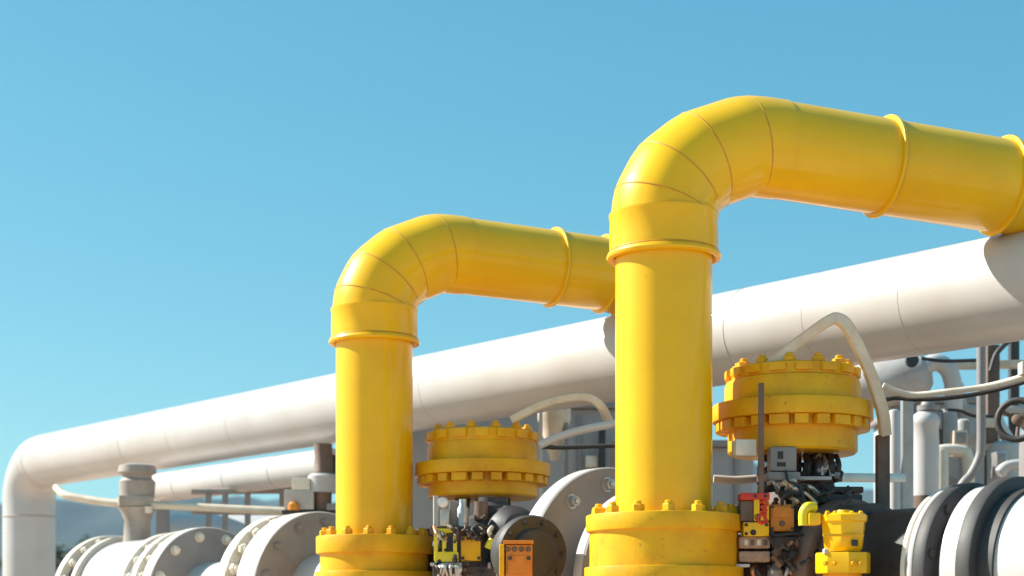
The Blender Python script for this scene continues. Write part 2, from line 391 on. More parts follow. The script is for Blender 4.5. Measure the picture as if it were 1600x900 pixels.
# leftmost valve
v1 = thing('flanged_valve', 'white flanged valve at far left with a rusty neck rising from its drum body', 'valve', base(-2.6))
flange_disc(v1, -3.46, -3.37, .565, 'cream', nbolts=20, br=.04); flange_disc(v1, -3.17, -3.10, .55, 'cream')
pipe_seg(v1, -3.10, -2.16, .50, 'white', 'body')
flange_disc(v1, -2.30, -2.20, .54, 'cream', nbolts=20, br=.04); flange_disc(v1, -2.04, -1.96, .55, 'cream', nbolts=20, br=.038)
flange_disc(v1, -1.80, -1.66, .56, 'greyp', face_bolts=12, br=.034)
bm = nb(); disc(bm, S0, SD, -1.803, -1.675, .564, .008, 96, .4); obj('lit_flange_edge', bm, 'cream', v1)  # sunlit rim painted cream, while the shaded face is painted grey
pipe_seg(v1, -3.40, -3.12, .485, 'black', 'dark_gap_core'); pipe_seg(v1, -2.22, -1.7, .47, 'black', 'dark_gap_core'); support(v1, -2.6)  # wide black cores paint the shade in the gaps between flanges
nk = T(-2.93); zt = P(220, 788, nk.y).z
bm = nb(); lathe(bm, (nk.x, nk.y, 0), UP, [(nk.z + .3, .16), (nk.z + .52, .12), (zt - .15, .115), (zt - .06, .15), (zt - .03, .17)], 40); obj('neck', bm, 'taupe', v1)
bm = nb(); box(bm, (nk.x - .02, nk.y, zt + .02), (.30, .34, .09), .3, .01); obj('bonnet_plate', bm, 'taupe', v1)
bm = nb(); lathe(bm, (nk.x, nk.y, 0), UP, [(zt + .06, 0), (zt + .06, .15), (zt + .2, .16), (zt + .23, .13), (zt + .26, .13), (zt + .28, .17), (zt + .34, .16), (zt + .36, .1), (zt + .36, 0)], 40); obj('gear_head', bm, 'taupe', v1)
cap_screw(v1, (nk.x + .13, nk.y - .13, zt - .03), -UP, 'cream', .035, .05)
# spool with large flanges
v2 = thing('pipe_spool', 'white pipe spool with wide bolted flange facing right, left of the rear yellow pipe', 'pipe', base(-1))
pipe_seg(v2, -1.66, -.4, .27, 'white')
flange_disc(v2, -.56, -.44, .60, 'cream', nbolts=20, br=.045); flange_disc(v2, -.26, 0, .60, 'greyp', face_bolts=14, bm_='greyp', br=.03)
pipe_seg(v2, -.5, -.2, .515, 'black', 'dark_gap_core')  # black core darkens the flange gap in place of shade
bm = nb(); disc(bm, S0, SD, -.263, -.012, .604, .008, 96, .4); obj('lit_flange_edge', bm, 'cream', v2)  # cream ring paints the lit rim round the grey, shaded face
support(v2, -1.0)
pipe_seg(v2, 0, 1.3, .29, 'white')
# middle flange
v3 = thing('pipe_spool', 'grey pipe spool with big bolted disc between the rear actuator and the near yellow pipe', 'pipe', base(3.1))
flange_disc(v3, 2.99, 3.12, .70, 'greyp'); bolts(v3, T(3.12), SD, .60, 12, 'steel', .036, .04, .02, phase=.12)
bm = nb(); disc(bm, S0, SD, 2.985, 3.105, .704, .01, 96, .5); obj('lit_flange_edge', bm, 'white', v3)  # white ring puts the sunlit rim into colour; grey face is the shaded side
pipe_seg(v3, 2.3, 2.98, .29, 'greyp'); pipe_seg(v3, 3.11, 3.95, .30, 'greyp')
flange_disc(v3, 3.34, 3.42, .55, 'greyp'); bm = nb(); disc(bm, S0, SD, 3.337, 3.405, .554, .006, 96, .4); obj('lit_flange_edge', bm, 'white', v3)  # again a white painted-on lit rim round a grey shaded face
flange_disc(v3, 3.585, 3.66, .43, 'greyp'); support(v3, 3.8)
# right-hand banded pipe
v4 = thing('pipe_spool', 'white pipe with two black bands and dark flange at the lower right corner', 'pipe', base(5.9))
flange_disc(v4, 5.47, 5.50, .43, 'cream'); flange_disc(v4, 5.515, 5.548, .44, 'white'); flange_disc(v4, 5.55, 5.62, .445, 'dgrey')  # cream and white discs paint the sunlit rim of the dark flange
bolts(v4, T(5.62), SD, .40, 10, 'dgrey', .022, .012, 0, phase=.4)
pipe_seg(v4, 5.1, 5.53, .34, 'black', 'dark_gap_core'); pipe_seg(v4, 5.62, 5.70, .36, 'dgrey', 'band')  # long black core fills in behind the flange
pipe_seg(v4, 5.69, 5.82, .425, 'white')
flange_disc(v4, 5.79, 5.87, .458, 'dgrey', name='band'); pipe_seg(v4, 5.87, 5.95, .40, 'dgrey', 'band'); pipe_seg(v4, 5.93, 9.2, .385, 'white'); support(v4, 7)

# ------------------------------------------------------------------ actuated control valves
def actuator(label, t, px, d, ys, rp, dark_t, dark_r, dark_m, side):
    """round yellow diaphragm actuator. ys: rows of top, drum top, rim top, rim bottom, lower-drum bottom"""
    c = P(px, HY, d); x, y = c.x, c.y; z = [P(px, q, d).z for q in ys]
    rim, drum, cap, low = [px2m(q, d) for q in rp]
    th = thing('control_valve', label, 'valve', (x, y, 0), 'valves with round yellow actuators')
    bm = nb(); lathe(bm, (x, y, 0), UP, [(z[1] - .01, 0), (z[1] - .01, cap), (z[0] - .02, cap), (z[0] - .012, cap - .012), (z[0] - .012, 0)], 80)
    cp = obj('top_cap', bm, 'yellow2', th)
    bolts(cp, (x, y, z[0] - .02), UP, cap - .05, 12, 'yellow2', .036, .03, .022, phase=.3)
    for k in range(16):     # lugs round the cap
        a = 2 * math.pi * k / 16; bm = nb(); box(bm, (x + math.cos(a) * cap, y + math.sin(a) * cap, (z[0] + z[1]) / 2 - .008), (.045, .085, z[0] - z[1] - .03), a, .003); obj('lug', bm, 'yellow2', cp)
    bm = nb(); lathe(bm, (x, y, 0), UP, [(z[2] - .01, drum), (z[2] + .01, drum + .002), (z[1] - .035, drum), (z[1] - .012, drum - .008), (z[1], drum - .035), (z[1], 0)], 80); obj('drum', bm, 'yellow2', th)
    bm = nb(); disc(bm, (x, y, 0), UP, z[3], z[2], rim, .005, 96); rm = obj('rim', bm, 'yellow2', th)
    n = 22; me = None
    for k in range(n):
        a = 2 * math.pi * (k + .3) / n; bm = nb(); hh = z[3] - z[4]
        box(bm, (x + math.cos(a) * (rim - .055), y + math.sin(a) * (rim - .055), z[3] - .028), (.075, .07 + .03 * (k % 3 == 0), .05), a, .003)
        obj('clamp', bm, 'yellow2', rm)
    bm = nb(); lathe(bm, (x, y, 0), UP, [(z[4], 0), (z[4], low - .012), (z[4] + .012, low), (z[3] + .002, low)], 80); obj('lower_drum', bm, 'yellow2', th)
    # stem, yoke legs and dark bonnet
    zb = T(t).z + .30
    bm = nb(); lathe(bm, (x, y, 0), UP, [(zb - .1, .05), (z[4] + .002, .05)], 24); obj('stem', bm, 'steel', th)
    for sx in (-1, 1):
        bm = nb(); bar(bm, (x + sx * low * .45, y + .02, zb), (x + sx * low * .36, y + .02, z[4] + .004), .10, .07); obj('yoke_leg', bm, 'dgrey', th)
    bm = nb(); lathe(bm, (x, y, 0), UP, [(zb - .25, 0), (zb - .25, .30), (zb - .05, .30), (zb - .04, .26), (zb + .06, .24), (zb + .10, .16), (zb + .16, .14), (zb + .16, 0)], 48); bn = obj('bonnet', bm, 'dbrown', th)
    bolts(bn, (x, y, zb - .045), UP, .275, 12, 'dbrown', .024, .03, .03)
    bm = nb(); lathe(bm, T(t), SD, [(-.45, .30), (-.4, .34), (-.25, .36), (0, .42), (.25, .36), (.4, .34), (.45, .30)], 64); obj('valve_body', bm, 'dbrown', th)
    pipe_seg(th, t - .75, t + .75, .27, 'dbrown')
    for q, rr, mm in dark_t:
        flange_disc(th, q, q + .1, rr, mm, face_bolts=12, bm_='dgrey', br=.028, name='body_flange')
    support(th, t, 'dgrey')
    return th, Vector((x, y, 0)), z
a1, c1, z1 = actuator('control valve with the smaller round yellow actuator, standing between the two yellow pipes', 1.89, 754, 10.56, (673, 693, 726, 746, 779), (106, 86, 83, 86), [(2.33, .46, 'dgrey'), (2.45, .465, 'dgrey'), (1.25, .42, 'dbrown')], 0, 0, 1)
a2, c2_, z2 = actuator('control valve with the larger round yellow actuator, right of the near yellow pipe', 4.51, 1238, 8.57, (574, 595, 634, 660, 711), (124, 105, 98, 100), [(4.80, .41, 'brown'), (4.93, .38, 'dbrown'), (4.05, .42, 'dbrown')], 0, 0, 1)

def pbox(name, x0, y0, x1, y1, d, depth, m, parent, rz=0.0, bev=.008, label=None):
    a, b = P(x0, y0, d), P(x1, y1, d); c = (a + b) / 2; c.y += depth / 2
    bm = nb(); box(bm, c, (abs(b.x - a.x), depth, abs(a.z - b.z)), rz, bev); o = obj(name, bm, m, parent)
    if label: o['label'] = label
    return o
def ptube(name, pts, r, m, parent, n=8, seg=14, label=None):
    bm = nb(); tube(bm, spline([P(*p) for p in pts], n), r, seg); o = obj(name, bm, m, parent)
    if label: o['label'] = label
    return o
def plathe(name, px, d, prof, m, parent, seg=40, label=None):
    """vertical turned part; prof = (row, radius in pixels) from bottom to top, closed"""
    c = P(px, HY, d); pr = [(P(px, yy, d).z, px2m(rr, d)) for yy, rr in prof]
    bm = nb(); lathe(bm, (c.x, c.y, 0), UP, [(pr[0][0], 0)] + pr + [(pr[-1][0], 0)], seg); o = obj(name, bm, m, parent)
    if label: o['label'] = label
    return o
# --- fittings below the larger actuator (d about 8.1)
D = 8.12
pbox('bracket_bar', 1186, 598, 1194, 800, D - .02, .03, 'brown', a2, bev=.003)
pbox('junction_box', 1148, 686, 1181, 712, D + .05, .10, 'cream', a2, .1)
pbox('positioner', 1204, 698, 1245, 736, D + .1, .12, 'greyp', a2)
pbox('positioner_screen', 1215, 705, 1224, 717, D + .098, .02, 'black', a2, bev=.002)
pbox('positioner_screen', 1214, 722, 1228, 729, D + .098, .02, 'black', a2, bev=.002)
pbox('positioner_base', 1200, 737, 1251, 750, D + .08, .16, 'greyp', a2)
for k in range(9):
    xx = 1252 + random.uniform(0, 75); ptube('impulse_line', [(xx, 712, D + .35), (xx + random.uniform(-8, 8), 728, D + .25), (xx + random.uniform(-12, 12), 752, D + .3)], random.uniform(.008, .02), random.choice(['steel', 'dgrey', 'black', 'steel']), a2)
plathe('hub', 1282, D + .4, [(752, 34), (738, 34), (735, 26), (722, 24), (718, 14), (709, 14)], 'dgrey', a2)
pbox('mounting_plate', 1240, 744, 1300, 750, D + .2, .2, 'white', a2)
pbox('cover_plate', 1262, 772, 1348, 786, D + .22, .25, 'dgrey', a2, bev=.01)
pbox('cover_plate', 1282, 760, 1350, 770, D + .3, .2, 'dbrown', a2, bev=.01)
plathe('gearbox', 1262, D + .45, [(900, 62), (800, 62), (796, 56), (775, 54), (770, 44), (752, 40)], 'dbrown', a2)
for k in range(12):
    x0 = 1200 + random.uniform(0, 60); y0 = 752 + random.uniform(0, 24)
    ptube('impulse_line', [(x0, y0, D + .12), (x0 + random.uniform(6, 18), y0 + random.uniform(-4, 12), D + .05), (x0 + random.uniform(10, 30), y0 + random.uniform(6, 26), D + .12)], random.uniform(.006, .015), random.choice(['copper', 'black', 'steel', 'tan', 'dgrey']), a2)
lim = pbox('limit_switch', 1162, 816, 1202, 838, D - .02, .12, 'yellow', a2)
pbox('indicator', 1178, 772, 1202, 814, D - .02, .10, 'yellow', a2)
pbox('indicator_side', 1157, 782, 1177, 814, D - .005, .10, 'brown', a2)
pbox('indicator_lid', 1157, 770, 1203, 781, D - .025, .12, 'red', a2, bev=.006)
for pts in ([(1187, 785), (1196, 783), (1198, 789), (1190, 792), (1197, 797), (1188, 800)], [(1198, 803), (1187, 805), (1184, 812), (1190, 817), (1197, 814), (1194, 806)]):
    bm = nb(); tube(bm, spline([P(a, b, D - .022) for a, b in pts], 8), .0085, 8); obj('red_marking', bm, 'red', a2)
pbox('solenoid', 1204, 788, 1241, 830, D + .01, .12, 'orange', a2)
cap_screw(a2, P(1222, 818, D + .008), (0, -1, 0), 'brown', .012, .01); cap_screw(a2, P(1177, 832, D - .022), (0, -1, 0), 'black', .012, .01)
for y0, y1 in ((838.5, 857), (861, 878)):
    pbox('terminal_block', 1155, y0, 1204, y1, D + .0, .13, 'stone', a2, bev=.012)
    pbox('terminal_block', 1206, y0, 1252, y1, D + .02, .13, 'dbrown', a2, bev=.012)
for k in range(4): pbox('embossed_mark', 1163 + k * 10, 843, 1169 + k * 10, 852, D - .004, .01, 'brown' if k % 2 else 'cream', a2, bev=.002)
pbox('foot_plate', 1150, 881, 1172, 886, D, .14, 'white', a2); plathe('cable_gland', 1213, D + .05, [(930, 14), (892, 14), (886, 9), (880, 5)], 'greyp', a2)
for k in range(8):
    x0 = 1165 + random.uniform(0, 100); ptube('impulse_line', [(x0, 884, D + .1), (x0 + random.uniform(-8, 8), 893, D + .02), (x0 + random.uniform(-15, 15), 915, D + .1)], .012, random.choice(['steel', 'copper', 'black', 'white']), a2)
# small yellow pressure regulator, fastened on
D2 = 7.72
rg = thing('pressure_regulator', 'small bright yellow regulator pot below the larger actuator, with bent side tube', 'regulator', (P(1318, HY, D2).x, D2, 0))
plathe('pot', 1318, D2, [(862, 26), (856, 30), (838, 32), (817, 34), (815, 37), (806, 38), (803, 34), (802, 12), (797, 10)], 'yellow', rg, 10)
for a in (1293, 1305, 1331, 1345): plathe('cap_nut', a, D2 - .06, [(806, 4), (800, 4), (798, 2)], 'yellow2', rg, 6)
plathe('base_block', 1317, D2 - .02, [(896, 42), (893, 43), (867, 43), (864, 42)], 'yellow', rg, 8)
for q in (1290, 1304, 1332, 1344): cap_screw(rg, P(q, 880, D2 - .15), (0, -1, 0), 'yellow2', .010, .02)
pbox('seam_strip', 1286, 834, 1350, 838, D2 - .105, .012, 'yellow2', rg, bev=.002)
plathe('foot', 1316, D2, [(1100, 30), (896, 30), (892, 30)], 'yellow2', rg)
pbox('name_plate', 1331, 843, 1341, 853, D2 - .112, .012, 'dgrey', rg, bev=.002)
ptube('side_tube', [(1256, 821, D2), (1256, 802, D2), (1262, 793, D2), (1272, 793, D2 + .02)], .026, 'lemon', rg)
pbox('side_block', 1264, 801, 1283, 820, D2 - .04, .1, 'yellow', rg)
plathe('bleed_nut', 1290, D2 - .1, [(865, 5), (859, 5), (857, 3)], 'white', rg, 6)
# --- fittings below the smaller actuator
E_ = 9.72
for k, xx in enumerate((679, 683)): ptube('impulse_line', [(xx, 775, E_ + .1), (xx, 800, E_ + .1), (xx, 822, E_ + .1)], .009, 'white' if k == 0 else 'steel', a1)
gp = P(693, 786, E_); bm = nb(); disc(bm, gp, (0, -1, 0), 0, .05, .034, .006, 32); gd = obj('gauge', bm, 'steel', a1)
bm = nb(); disc(bm, gp, (0, -1, 0), .0505, .053, .027, .001, 32); obj('gauge_dial', bm, 'glass', gd)
pbox('valve_manifold', 688, 796, 702, 822, E_ + .05, .08, 'steel', a1); pbox('valve_manifold', 702, 782, 716, 822, E_ + .1, .08, 'greyp', a1)
plathe('filter_bowl', 723, E_ + .1, [(826, 9), (795, 9), (790, 6), (780, 6)], 'steel', a1)
plathe('hub', 770, E_ + .3, [(830, 44), (812, 44), (805, 32), (792, 30), (786, 24), (778, 24)], 'dgrey', a1)
plathe('column_rod', 752, E_ + .15, [(812, 11), (784, 11)], 'brown', a1); pbox('bracket', 786, 790, 793, 808, E_ + .1, .05, 'greyp', a1)
bm = nb(); c = P(800, 832, E_ + .15); lathe(bm, c, (0.4, -1, .1), [(-.2, 0), (-.2, .14), (-.05, .17), (.05, .16), (.12, .1), (.12, 0)], 40); obj('motor_cover', bm, 'black', a1)
pbox('mounting_plate', 672, 822, 775, 834, E_ + .06, .3, 'dbrown', a1)
for k in range(16):
    x0 = 672 + random.uniform(0, 100); y0 = 818 + random.uniform(0, 14)
    ptube('impulse_line', [(x0, y0, E_ + .04), (x0 + random.uniform(-8, 12), y0 + random.uniform(2, 10), E_ - .03), (x0 + random.uniform(-6, 16), y0 + random.uniform(8, 22), E_ + .02)], random.uniform(.006, .014), random.choice(['copper', 'black', 'steel', 'dbrown', 'dgrey', 'tan']), a1)
for q in (681, 694, 711): pbox('cage_post', q - 3, 826, q + 3, 876, E_, .03, 'lemon', a1, bev=.003)
pbox('cage_plate', 679, 826, 716, 832, E_ - .005, .05, 'lemon', a1, bev=.003); pbox('cage_plate', 679, 862, 716, 878, E_ - .005, .09, 'lemon', a1, bev=.006)
pbox('relay_box', 720, 838, 751, 876, E_ + .01, .14, 'yellow2', a1)
ptube('hose_connector', [(762, 857, E_), (766, 848, E_), (772, 842, E_), (778, 844, E_)], .022, 'lemon', a1)
gb = P(834, 864, 8.98); gx = Vector((.45, -1, 0)).normalized(); bm = nb()
lathe(bm, gb, gx, [(-.16, 0), (-.16, .195), (-.06, .215), (-.02, .215), (.0, .205), (.0, .14), (.04, .13), (.06, .10), (.06, 0)], 64); gbo = obj('gearbox_cover', bm, 'dgrey', a1)
bolts(gbo, gb, gx, .178, 10, 'dgrey', .013, .014, .006)
bm = nb(); tube(bm, [gb - gx * .1, gb + Vector((-.02, .5, .0)), gb + Vector((-.12, 1.05, -.02))], .07, 20); obj('gearbox_shaft', bm, 'dbrown', a1)
E_ = 8.84
pbox('solenoid', 790, 851, 832, 905, E_ - .02, .2, 'orange', a1); pbox('solenoid_flange', 780, 850, 788, 900, E_ - .03, .2, 'yellow2', a1); pbox('solenoid_lid', 786, 844, 834, 850, E_ - .03, .22, 'orange', a1)
for k in range(4): cap_screw(a1, P(793 + 11 * k, 858, E_ - .022), (0, -1, 0), 'brown', .012, .01)
E_ = 9.72
pbox('lower_bracket', 672, 879, 722, 884, E_, .2, 'steel', a1); pbox('lower_housing', 676, 885, 780, 960, E_ + .03, .25, 'dbrown', a1)
for k in range(12):
    x0 = 676 + random.uniform(0, 44); ptube('impulse_line', [(x0, 884, E_ - .02), (x0 + random.uniform(-6, 6), 890, E_ - .04), (x0 + random.uniform(-10, 10), 905, E_ + .02)], .011, random.choice(['white', 'copper', 'steel', 'black']), a1)

def fitting(parent, p, m, s):
    """a small pipe fitting: hex body, collar, stub and nut in a random direction"""
    ax = Vector((random.choice((-1, 0, 1)) + .1, -random.choice((0, 1)) - .05, random.choice((-1, 0, 1)) + .07)).normalized(); bm = nb()
    lathe(bm, p, ax, [(-s, 0), (-s, s * .8), (s * .2, s * .8), (s * .2, 0)], 6)
    lathe(bm, p, ax, [(s * .2, 0), (s * .2, s * .45), (s * 1.3, s * .45), (s * 1.3, 0)], 14)
    lathe(bm, p, ax, [(s * 1.0, s * .4), (s * 1.0, s * .62), (s * 1.45, s * .62), (s * 1.45, 0)], 6)
    obj('fitting', bm, m, parent)
def scatter(parent, n, x0, y0, x1, y1, d0, d1, mats, smin, smax):
    for k in range(n): fitting(parent, P(random.uniform(x0, x1), random.uniform(y0, y1), random.uniform(d0, d1)), random.choice(mats), random.uniform(smin, smax))
scatter(a2, 14, 1205, 758, 1330, 792, D + .05, D + .25, ['dgrey', 'steel', 'black', 'brown', 'dbrown', 'copper', 'dgrey'], .012, .026)
scatter(a2, 20, 1205, 835, 1275, 898, D - .08, D + .05, ['dbrown', 'brown', 'black', 'dgrey', 'copper'], .012, .028)
scatter(a2, 14, 1258, 714, 1316, 748, D + .25, D + .4, ['steel', 'greyp', 'dgrey', 'black'], .012, .024)
scatter(a2, 6, 1186, 715, 1194, 765, D, D + .02, ['steel', 'greyp', 'dgrey', 'black'], .010, .02)
scatter(a1, 22, 690, 800, 812, 848, E_ + .05, E_ + .3, ['dgrey', 'steel', 'black', 'brown', 'dbrown', 'greyp'], .012, .03)
scatter(a1, 18, 672, 850, 782, 899, E_ - .06, E_ + .05, ['dbrown', 'black', 'dgrey', 'copper', 'steel', 'brown'], .010, .024)
# screws and a cable on the fastened boxes
for q in ((1166, 820), (1198, 820), (1166, 834), (1207, 792), (1238, 792), (1207, 826), (1238, 826), (1180, 775), (1196, 775)): cap_screw(a2, P(q[0], q[1], D - .025), (0, -1, 0), 'dgrey', .007, .006)
ptube('cable', [(1222, 788, D), (1224, 776, D - .03), (1240, 770, D), (1262, 778, D + .1), (1290, 770, D + .1)], .009, 'black', a2)
ptube('cable', [(1202, 826, D), (1212, 836, D - .03), (1240, 834, D - .03), (1262, 840, D), (1276, 872, D - .05)], .009, 'black', a2)
ptube('cable', [(1228, 736, D + .08), (1232, 752, D + .02), (1250, 760, D + .05), (1258, 790, D)], .008, 'dgrey', a2)
for q in (1170, 1184): bm = nb(); torus(bm, P(q, 808, D - .022), (0, 1, 0), .014, .003, 20, 6); obj('knockout', bm, 'brown', a2)
pbox('box_lid', 1207, 791, 1238, 809, D + .002, .02, 'orange', a2, bev=.003)
ptube('cable', [(735, 838, E_), (738, 826, E_ - .02), (752, 820, E_), (768, 832, E_ + .05)], .009, 'dgrey', a1)
pbox('box_lid', 794, 868, 829, 896, 8.81, .02, 'orange', a1, bev=.003)
for q in ((723, 842), (748, 842), (723, 872), (748, 872), (797, 872), (826, 872)): cap_screw(a1, P(q[0], q[1], 8.80 if q[0] > 790 else E_ - .01), (0, -1, 0), 'dgrey', .009, .006)
bm = nb(); torus(bm, P(845, 835, E_ + .1), (-.3, 1, 0), .10, .014, 40, 10); obj('hand_wheel_rim', bm, 'dgrey', a1)

# ------------------------------------------------------------------ arched tubes, rails and hoses
def stroke(name, pts, r, m, label, cat, group=None, n=10, seg=18):
    pp = spline([P(*p) for p in pts], n); bm = nb(); tube(bm, pp, r, seg)
    return solo(name, bm, m, label, cat, P(*pts[0]), group)
def strap(name, pts, wd, ht, m, label, cat, n=10):
    """flat rectangular-section bent bar"""
    pp = spline([P(*p) for p in pts], n); bm = nb(); rings = []
    for i, p in enumerate(pp):
        t = (pp[min(i + 1, len(pp) - 1)] - pp[max(i - 1, 0)]).normalized(); side = Vector((0, 1, 0)); side = (side - t * side.dot(t)).normalized(); nn = t.cross(side)
        b = ht * .25
        sec = [(-wd, -ht + b), (-wd + b, -ht), (wd - b, -ht), (wd, -ht + b), (wd, ht - b), (wd - b, ht), (-wd + b, ht), (-wd, ht - b)]
        rings.append([bm.verts.new(p + side * (a * .5) + nn * (c * .5)) for a, c in sec])
    for A, B in zip(rings, rings[1:]):
        for k in range(8): bm.faces.new((A[k], A[(k + 1) % 8], B[(k + 1) % 8], B[k]))
    bm.faces.new(rings[0][::-1]); bm.faces.new(rings[-1])
    return solo(name, bm, m, label, cat, P(*pts[0]))
strap('arched_bar', [(1203, 570, 8.35), (1250, 533, 8.3), (1292, 503, 8.25), (1310, 499, 8.25), (1328, 517, 8.25), (1358, 580, 8.3), (1378, 640, 8.35), (1383, 678, 8.4)], .07, .055, 'tan', 'bent tan metal bar arched over the larger yellow actuator', 'metal bar')
strap('arched_bar', [(800, 656, 10.3), (845, 634, 10.25), (885, 623, 10.2), (918, 622, 10.2), (938, 634, 10.2), (952, 660, 10.3)], .07, .05, 'tan', 'low arched tan bar between the smaller actuator and the near yellow pipe', 'metal bar')
stroke('steel_tube', [(842, 696, 10.2), (870, 684, 10.2), (910, 672, 10.15), (965, 661, 10.1)], .026, 'white', 'slim pale tube sloping up to the near yellow pipe above the grey disc', 'tube')
stroke('steel_tube', [(846, 698, 10.5), (880, 699, 10.5), (970, 696, 10.45)], .015, 'dgrey', 'thin dark level tube just below the slim pale sloping tube', 'tube')
pp = P(1379, 680, 8.45); bm = nb(); box(bm, (pp.x, pp.y, pp.z / 2), (.065, .07, pp.z)); solo('steel_post', bm, 'brown', 'brown post standing under the foot of the arched tan bar', 'post', (pp.x, pp.y, 0))
stroke('hose', [(1380, 602, 9.0), (1402, 612, 9.0), (1430, 617, 9.0), (1480, 612, 8.95), (1540, 604, 8.9), (1600, 588, 8.8), (1660, 566, 8.7)], .017, 'cream', 'cream coloured tube sagging from the arched bar to the right edge', 'tube')
stroke('hose', [(1376, 626, 9.1), (1400, 622, 9.1), (1430, 624, 9.06), (1480, 622, 9.0), (1540, 613, 8.95), (1600, 597, 8.85), (1660, 575, 8.75)], .013, 'black', 'black strip standing in for the shaded underside of the sagging cream tube', 'hose')  # added black tube paints the shade under the cream tube
stroke('rail', [(1115, 748, 8.7), (1150, 750, 8.7), (1192, 747, 8.7)], .022, 'white', 'short pale rail behind the brown bracket bar, right of near yellow pipe', 'rail')
bm = nb(); bar(bm, P(1290, 746, 8.9), P(1412, 747, 9.4), .035, .05); solo('rail', bm, 'steel', 'straight grey rail crossing behind the brown post under the larger actuator', 'rail', P(1290, 746, 8.9))
stroke('rail', [(88, 762, 14.6), (102, 773, 14.4), (140, 781, 14.3), (188, 787, 14.2), (260, 790, 14.1), (360, 795, 14.0), (470, 800, 13.9)], .035, 'tan', 'curved tan rail running right from the left white downpipe', 'rail')
rl = thing('guard_rail', 'distant grey brown guard rail with short posts under the lower white pipe', 'railing', (P(400, HY, 15).x, 15.0, 0))
ptube('top_rail', [(300, 768, 15), (400, 767, 15), (505, 766, 15)], .03, 'taupe', rl, 4)
ptube('mid_rail', [(300, 799, 15), (400, 800, 15), (505, 801, 15)], .03, 'taupe', rl, 4)
for q in (326, 352, 387, 441, 500):
    p = P(q, 766, 15); bm = nb(); box(bm, (p.x, p.y, p.z / 2), (.05, .05, p.z), 0, .004); obj('post', bm, 'taupe', rl)
# lower white pipe behind the header
q0 = P(380, 745, 15.0); q1 = q0 + hd * 1.75; q2 = q0 - hd * 1.45
th = thing('pipe', 'slimmer white pipe running below and behind the left half of the header pipe', 'pipe', (q1.x, q1.y, 0))
bm = nb(); Lq = (q1 - q2).length; lathe(bm, q2, -(q2 - q1).normalized(), [(0, .1), (0, .15), (Lq * .5, .15), (Lq * .96, .15), (Lq, .12), (Lq + .06, .05), (Lq + .07, 0)], 48); obj('pipe_run', bm, 'white', th)
for f in (.25, .5, .8):
    bm = nb(); torus(bm, q2.lerp(q1, f), hd, .150, .003, 48, 6); obj('weld_seam', bm, 'wseam', th)
bm = nb(); box(bm, (q1.x + .1, q1.y, (q1.z - .1) / 2), (.12, .12, q1.z - .1)); obj('support', bm, 'greyp', th)
bm = nb(); box(bm, (q2.x - .3, q2.y + .25, (q2.z - .1) / 2), (.12, .12, q2.z - .1)); obj('support', bm, 'greyp', th)
# rusty valve post left of the rear yellow pipe
D3 = 13.3
vp = thing('valve_post', 'rusty brown stem with grey boxes standing left of the rear yellow pipe', 'valve', (P(505, HY, D3).x, D3, 0))
plathe('stem', 505, D3, [(960, 13), (800, 13), (745, 14), (742, 16), (738, 16), (735, 14), (694, 14)], 'brown', vp)
plathe('collar', 505, D3, [(770, 24), (745, 24), (741, 20)], 'lgrey', vp); pbox('grey_box', 456, 747, 484, 765, D3 - .1, .2, 'cream', vp)
pbox('junction_box', 444, 765, 490, 796, D3 - .1, .2, 'lgrey', vp); plathe('orange_cap', 459, D3 - .15, [(797, 9), (788, 9), (784, 5)], 'orange', vp, 16)
pbox('base_plate', 440, 797, 525, 803, D3 - .1, .35, 'black', vp); pbox('valve_knob', 510, 786, 525, 797, D3 - .1, .1, 'greyp', vp)
# white tank behind
bm = nb(); c0, c1q = P(268, 868, 17.5), P(470, 872, 17.2); ax = (c1q - c0); Lt = ax.length
lathe(bm, c0, ax, [(-.12, 0), (-.1, .2), (-.03, .38), (.06, .46), (Lt, .46), (Lt + .1, .3), (Lt + .14, 0)], 64)
tk = solo('storage_tank', bm, 'white', 'white horizontal tank partly hidden behind the left white valve', 'tank', (c0.x, c0.y, 0))
for f in (.15, .85):
    p = c0.lerp(c1q, f); bm = nb(); box(bm, (p.x, p.y, .3), (.12, .7, .62)); obj('saddle', bm, 'greyp', tk)

# ------------------------------------------------------------------ grey equipment cabinet behind the middle
cb = thing('equipment_cabinet', 'large plain grey metal cabinet seen in gaps behind the actuators', 'cabinet', (P(915, HY, 14).x, 14.0, 0))
def cabinet(th, x0, x1, y0, d, ribs):
    A, B = P(x0, y0, d), P(x1, y0, d)
    bm = nb(); box(bm, ((A.x + B.x) / 2, d + .9, (A.z - .05) / 2), (B.x - A.x, 1.8, A.z - .05), 0, .02); obj('housing', bm, 'wall', th)
    bm = nb(); box(bm, ((A.x + B.x) / 2, d + .9, A.z - .02), (B.x - A.x + .12, 1.92, .06), 0, .015); obj('roof', bm, 'greyp', th)
    for q in ribs:
        p = P(q, y0, d); bm = nb(); box(bm, (p.x, d - .015, p.z / 2 - .05), (.03, .03, p.z - .12), 0, .004); obj('panel_rib', bm, 'greyp', th)
cabinet(cb, 638, 1062, 630, 14.0, (905,))
cb2 = thing('equipment_cabinet', 'lower grey metal cabinet just right of the near yellow pipe', 'cabinet', (P(1120, HY, 13.9).x, 13.9, 0))
cabinet(cb2, 1064, 1178, 690, 13.6, (1090, 1150))
pbox('vent', 915, 712, 934, 730, 13.95, .04, 'cream', cb); pbox('conduit', 936, 670, 946, 900, 13.9, .06, 'dgrey', cb)
hp = thing('hopper', 'tan cone shaped hopper behind the low arched bar', 'hopper', (P(868, HY, 13).x, 13, 0))
plathe('cone', 866, 13, [(720, 6), (700, 12), (655, 26), (640, 26), (634, 20)], 'tan', hp); pbox('leg', 842, 640, 848, 1180, 12.8, .05, 'white', hp); pbox('leg', 882, 660, 888, 1180, 12.9, .05, 'greyp', hp)
